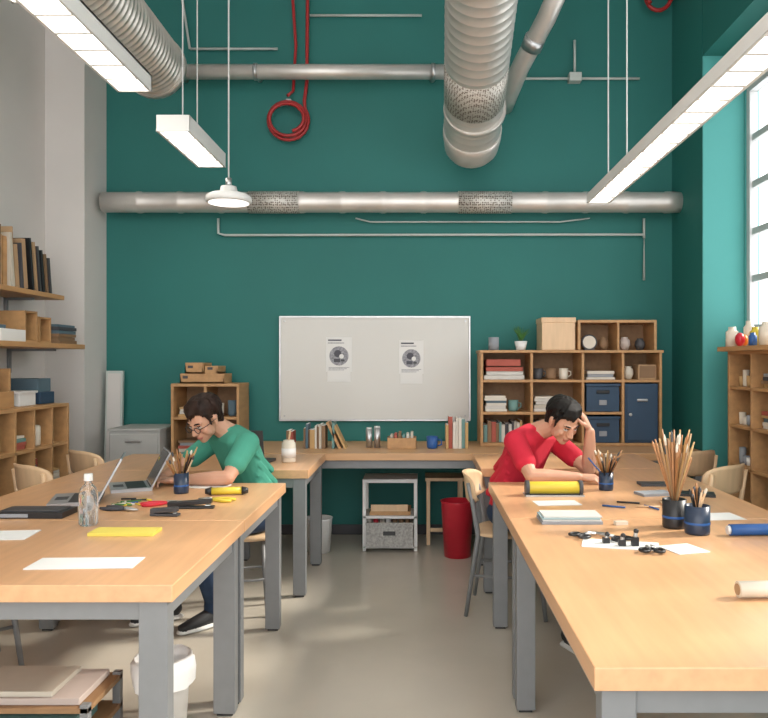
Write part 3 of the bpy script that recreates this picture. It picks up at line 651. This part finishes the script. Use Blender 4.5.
man('seated_man',(.53,4.32,0),-th,SHR,HAIR,dict(
    knee_l=(-.02,.43,.48),knee_r=(.24,.40,.48),ankle_l=(.05,.60,.09),ankle_r=(.37,.60,.09),toe_l=(.2,1,0),toe_r=(.4,1,0),
    elbow_l=(-.13,.42,.805),elbow_r=(.265,.30,.805),wrist_l=(-.080,.455,1.02),wrist_r=(.09,.475,.795),
    hand_l=((.22,-.30,.9),(.35,-.9,-.2),1,(.25,.35,.3)),hand_r=((-.55,.8,-.05),(-.3,0,-.95),1,(.5,.6,.4)),
    pencil=((-.02,.60,.765),(.08,.53,.90),BLUEB)),dict(c=(.01,.335,1.075),pitch=34,yaw=-20,seed=5))
# ------------------------------------------------------------------ items on left tables
def sheet(name,x,y,w,d,rz,m,n=1,th=.0012,z=.7605):
    b=B()
    for i in range(n):
        r=random.uniform(-.02,.02) if i else 0
        b.box((-w/2,-d/2,i*th*1.1),(w/2,d/2,i*th*1.1+th),m,rot=(0,0,r))
    return b.obj(name,0,loc=(x,y,z),rz=rz)
sheet('paper_sheet',-1.06,2.38,.33,.13,.05,PAPER,2); sheet('paper_sheet',-1.56,2.76,.26,.15,.1,PAPER,2); sheet('yellow_notepad',-1.10,2.80,.24,.10,0,YPAP,1,.012)
def laptop(x,y,rz,w=.32,d=.22,ang=70,m=ALU):
    b=B(); b.box((-w/2,-d/2,0),(w/2,d/2,.016),m); b.box((-w*.42,-d*.1,.016),(w*.42,d*.38,.018),BLACK); b.box((-w*.15,-d*.42,.016),(w*.15,-d*.16,.0165),DARK)
    a=math.radians(90-ang)
    b.box((-w/2,d/2-.006,.016),(w/2,d/2+.002,.016+d),m,rot=(-a,0,0),piv=(0,d/2,.016)); b.box((-w*.47,d/2-.0075,.025),(w*.47,d/2-.0062,.010+d),SCRN,rot=(-a,0,0),piv=(0,d/2,.016))
    b.cyl((-w*.4,d/2,.016),(w*.4,d/2,.016),.007,DARK); return b.obj('laptop',.002,loc=(x,y,.7605),rz=rz)
laptop(-1.58,3.45,math.radians(-72),.28,.21,62); laptop(-1.47,3.80,math.radians(-65),.26,.19,62); laptop(-1.1,4.8,math.radians(170),.3,.2,80,DARK)
b=B().box((-1.74,3.06,.7605),(-1.46,3.20,.785),BLACK).box((-1.72,3.08,.785),(-1.48,3.18,.79),DARK).box((-1.72,3.058,.765),(-1.6,3.06,.78),MATS['book_9']); b.obj('black_case',.006)
b=B(); c=(-1.30,2.94,.7605); b.lathe([(0,0),(.03,0),(.036,.008),(.036,.12),(.03,.145),(.014,.165),(.014,.185)],c,CLEAR,24); b.lathe([(0,.202),(.016,.202),(.017,.182),(.017,.175)],c,WHITE,20); b.obj('water_bottle')
def brushcup(x,y,r,h,n,L,spread,m=CUPB,pal=(BRUSHW,),z=.7605):
    b=B(); b.lathe([(0,0),(r*.95,0),(r,.01),(r,h),(r*.92,h),(r*.9,.01),(0,.008)],(x,y,z),m,24)
    b.lathe([(r*1.01,h*.35),(r*1.02,h*.36),(r*1.02,h*.42),(r*1.01,h*.43)],(x,y,z),BLUEB,24)
    for i in range(n):
        a=random.uniform(0,6.28); q=random.uniform(.2,1); l=L*random.uniform(.7,1)
        p0=V((x-math.cos(a)*r*.5*q,y-math.sin(a)*r*.5*q,z+.012)); p1=V((x+math.cos(a)*spread*q,y+math.sin(a)*spread*q,z+l))
        c=random.choice(pal); b.sweep([p0,p1.lerp(p0,.12)],[.003,.0045],c,8)
        if i%2: b.sweep([p1.lerp(p0,.12),p1.lerp(p0,.05),p1],[.0045,.006,.001],random.choice([DARK,CREAM,BRUSHW]),8)
        else: b.sweep([p1.lerp(p0,.12),p1],[.0045,.003],c,8)
    return b.obj('brush_cup')
PAL=(BRUSHW,BRUSHW,BLACK,BOOKM[7],BIRCH)
brushcup(-1.165,3.66,.036,.10,18,.22,.09,pal=PAL)
brushcup(.93,3.75,.036,.09,22,.21,.10,pal=PAL)
brushcup(1.035,2.80,.046,.105,12,.2,.05,pal=(BRUSHW,BLACK,BIRCH)); brushcup(.985,2.905,.045,.11,36,.385,.085,pal=(BRUSHW,BOOKM[7],KRAFT),m=BLACK)
def stapler(x,y,rz,m=BLACK,L=.16):
    b=B(); b.box((-L/2,-.018,0),(L/2,.018,.010),m); b.box((-L/2,-.015,.014),(L*.45,.015,.034),m,rot=(0,-.08,0)); b.box((-L/2,-.016,.008),(-L*.32,.016,.03),m); b.box((L*.3,-.012,.01),(L*.42,.012,.016),STEEL); return b.obj('stapler',.004,loc=(x,y,.7605),rz=rz)
stapler(-1.0,3.28,.05,BLACK,.20); stapler(-1.06,3.12,-.1,DARK,.12)
def plier(x,y,rz,m):
    b=B()
    for s in(-1,1): b.sweep([(-.02,s*.004,.008),(-.05,s*.018,.008),(-.09,s*.026,.008),(-.13,s*.02,.008)],[.006,.008,.009,.006],m,10); b.sweep([(-.02,-s*.004,.008),(0,s*.008,.008),(.045,s*.002,.008)],[.006,.008,.003],STEEL,10)
    b.cyl((-.012,0,.001),(-.012,0,.017),.008,STEEL); return b.obj('pliers',0,loc=(x,y,.7605),rz=rz)
plier(-1.12,3.38,.5,RED); plier(-.98,3.46,2.9,YEL); plier(-1.25,3.22,-.3,BOOKM[5])
b=B().sweep([(-1.0,3.60,.78),(-.86,3.62,.78)],.018,YEL,16); b.sweep([(-.86,3.62,.78),(-.83,3.625,.78)],[.021,.012],BLACK,16); b.sweep([(-1.03,3.596,.78),(-1.0,3.60,.78)],[.012,.021],BLACK,16); b.obj('flashlight')
b=B()
for i in range(12):
    x=random.uniform(-1.36,-1.26); y=random.uniform(3.32,3.5); a=random.uniform(0,3.14); L=random.uniform(.03,.05)
    b.sweep([(x-L*math.cos(a),y-L*math.sin(a)*.5,.765),(x+L*math.cos(a),y+L*math.sin(a)*.5,.766)],.004,random.choice([RED,YEL,BLACK,BLUEB,CREAM,GREEN]),8)
b.obj('loose_pencils')
sheet('paper_sheet',-1.12,3.86,.26,.13,-.2,PAPER,3)
b=B(); b.lathe([(0,0),(.042,0),(.045,.01),(.045,.12),(.035,.13),(.035,.14),(0,.14)],(-.84,4.80,.7605),CREAM,24); b.sweep([(-.84,4.80,.9),(-.83,4.80,.96)],.006,BIRCH,8); b.lathe([(.0455,.03),(.0462,.03),(.0462,.09),(.0455,.09)],(-.84,4.80,.7605),WHITE,24); b.obj('glue_jar')
# ------------------------------------------------------------------ items on right tables
b=B(); b.sweep([(.52,3.60,.797),(.76,3.60,.797)],.030,YEL,20)
for x in(.505,.76): b.sweep([(x,3.60,.797),(x+.018,3.60,.797)],.036,DARK,20)
b.box((.50,3.55,.7605),(.78,3.65,.768),STEEL).box((.52,3.556,.768),(.76,3.562,.775),BLACK); b.obj('paper_roll_cutter',.001)
b=B().box((.48,2.95,.7605),(.72,3.09,.772),BOOKM[9]).box((.485,2.955,.772),(.715,3.085,.779),PAPER).box((.48,2.95,.779),(.71,3.08,.785),mat('pale_teal_card',(.30,.42,.45),.7,noise=.05)).box((.49,2.96,.785),(.72,3.09,.790),BOOKM[3]); b.obj('notebook_stack')
sheet('paper_sheet',.70,2.62,.26,.12,-.25,PAPER,2); sheet('paper_sheet',.90,2.56,.12,.12,.3,PAPER,2); sheet('paper_sheet',.62,3.4,.2,.12,.1,PAPER,1); sheet('paper_sheet',1.2,3.1,.24,.14,.1,PAPER,1)
def clip(x,y,rz,L=.1,m=BLACK):
    b=B()
    for s in(-1,1):
        b.sweep([(0,0,.008),(L*.55,s*.012,.007),(L,s*.004,.005)],[.006,.005,.002],STEEL,8)
        c=V((-L*.35,s*.024,.007)); pts=[c+V((.022*math.cos(a),.016*math.sin(a),0)) for a in [2*math.pi*i/14 for i in range(15)]]
        b.sweep(pts,.005,m,8,cap=False); b.sweep([(0,0,.008),(-L*.2,s*.018,.007)],.005,m,8)
    return b.obj('scissors',0,loc=(x,y,.7635),rz=rz)
clip(.70,2.70,2.2); clip(.60,2.74,.6,.07); clip(.78,2.53,1.4,.06)
b=B()
for x,y,h in((.70,2.60,.035),(.745,2.60,.05),(.655,2.64,.03)):
    b.box((x-.012,y-.01,.7635),(x+.012,y+.01,.7635+h*.6),BLACK); b.cyl((x,y,.7635+h*.5),(x+.004,y,.7635+h),.007,STEEL); b.ball((x+.004,y,.7635+h),.009,BLACK)
b.obj('binder_clamps',.001)
sheet('eraser',.79,2.95,.05,.025,.2,CREAM,1,.014)
b=B().sweep([(1.14,2.76,.782),(1.42,2.78,.782)],.021,BLUEB,20); b.sweep([(1.13,2.76,.782),(1.14,2.76,.782)],.016,WHITE,20); b.obj('blue_paper_roll')
b=B().sweep([(.86,2.03,.785),(1.1,2.04,.785)],.022,CREAM,20); b.sweep([(.858,2.0298,.785),(.862,2.0302,.785)],.015,KRAFT,20); b.obj('paper_roll')
for (x,y,m) in((1.22,3.90,DARK),(1.33,3.6,BLACK),(1.13,3.62,BOOKM[9])):
    sheet('tablet',x,y,.16,.10,random.uniform(-.3,.3),m,1,.012)
b=B()
for i in range(8):
    x=random.uniform(.85,1.2); y=random.uniform(3.25,3.45); a=random.uniform(0,3.14)
    b.sweep([(x-.05*math.cos(a),y-.05*math.sin(a),.765),(x+.05*math.cos(a),y+.05*math.sin(a),.765)],.004,random.choice([RED,BLACK,BIRCH,BLUEB]),8)
b.obj('loose_pencils')
# ------------------------------------------------------------------ under left table
BX,BY=-.985,2.88
b=B(); b.lathe([(0,0),(.085,0),(.10,.27),(.107,.275),(.107,.25),(.104,.2)],(BX,BY,0),BAG,28)
vs=[];fs=[];n=28
for j,(r,z) in enumerate([(.112,.17),(.115,.22),(.113,.265),(.10,.275),(.092,.24)]):
    for i in range(n):
        a=2*math.pi*i/n; rr=r+.005*math.sin(5*a+j)+.003*math.sin(11*a); vs.append((BX+rr*math.cos(a),BY+rr*math.sin(a),z+.006*math.sin(4*a+j)))
for j in range(4):
    for i in range(n): fs.append((j*n+i,j*n+(i+1)%n,(j+1)*n+(i+1)%n,(j+1)*n+i))
b.add(vs,fs,BAG,True); b.obj('waste_bucket')
b=B()
for x in(-1.66,-1.19):
    for y in(2.62,2.90): b.box((x,y,0),(x+.03,y+.03,.20),LEG)
b.box((-1.66,2.62,.17),(-1.16,2.93,.19),SHWD).box((-1.66,2.62,.06),(-1.16,2.93,.08),SHWD)
b.box((-1.62,2.64,.191),(-1.2,2.90,.215),PINK).box((-1.6,2.65,.216),(-1.3,2.88,.235),BOOKM[0]).box((-1.6,2.64,.081),(-1.22,2.84,.14),BOOKM[6])
b.obj('storage_cart',.002)
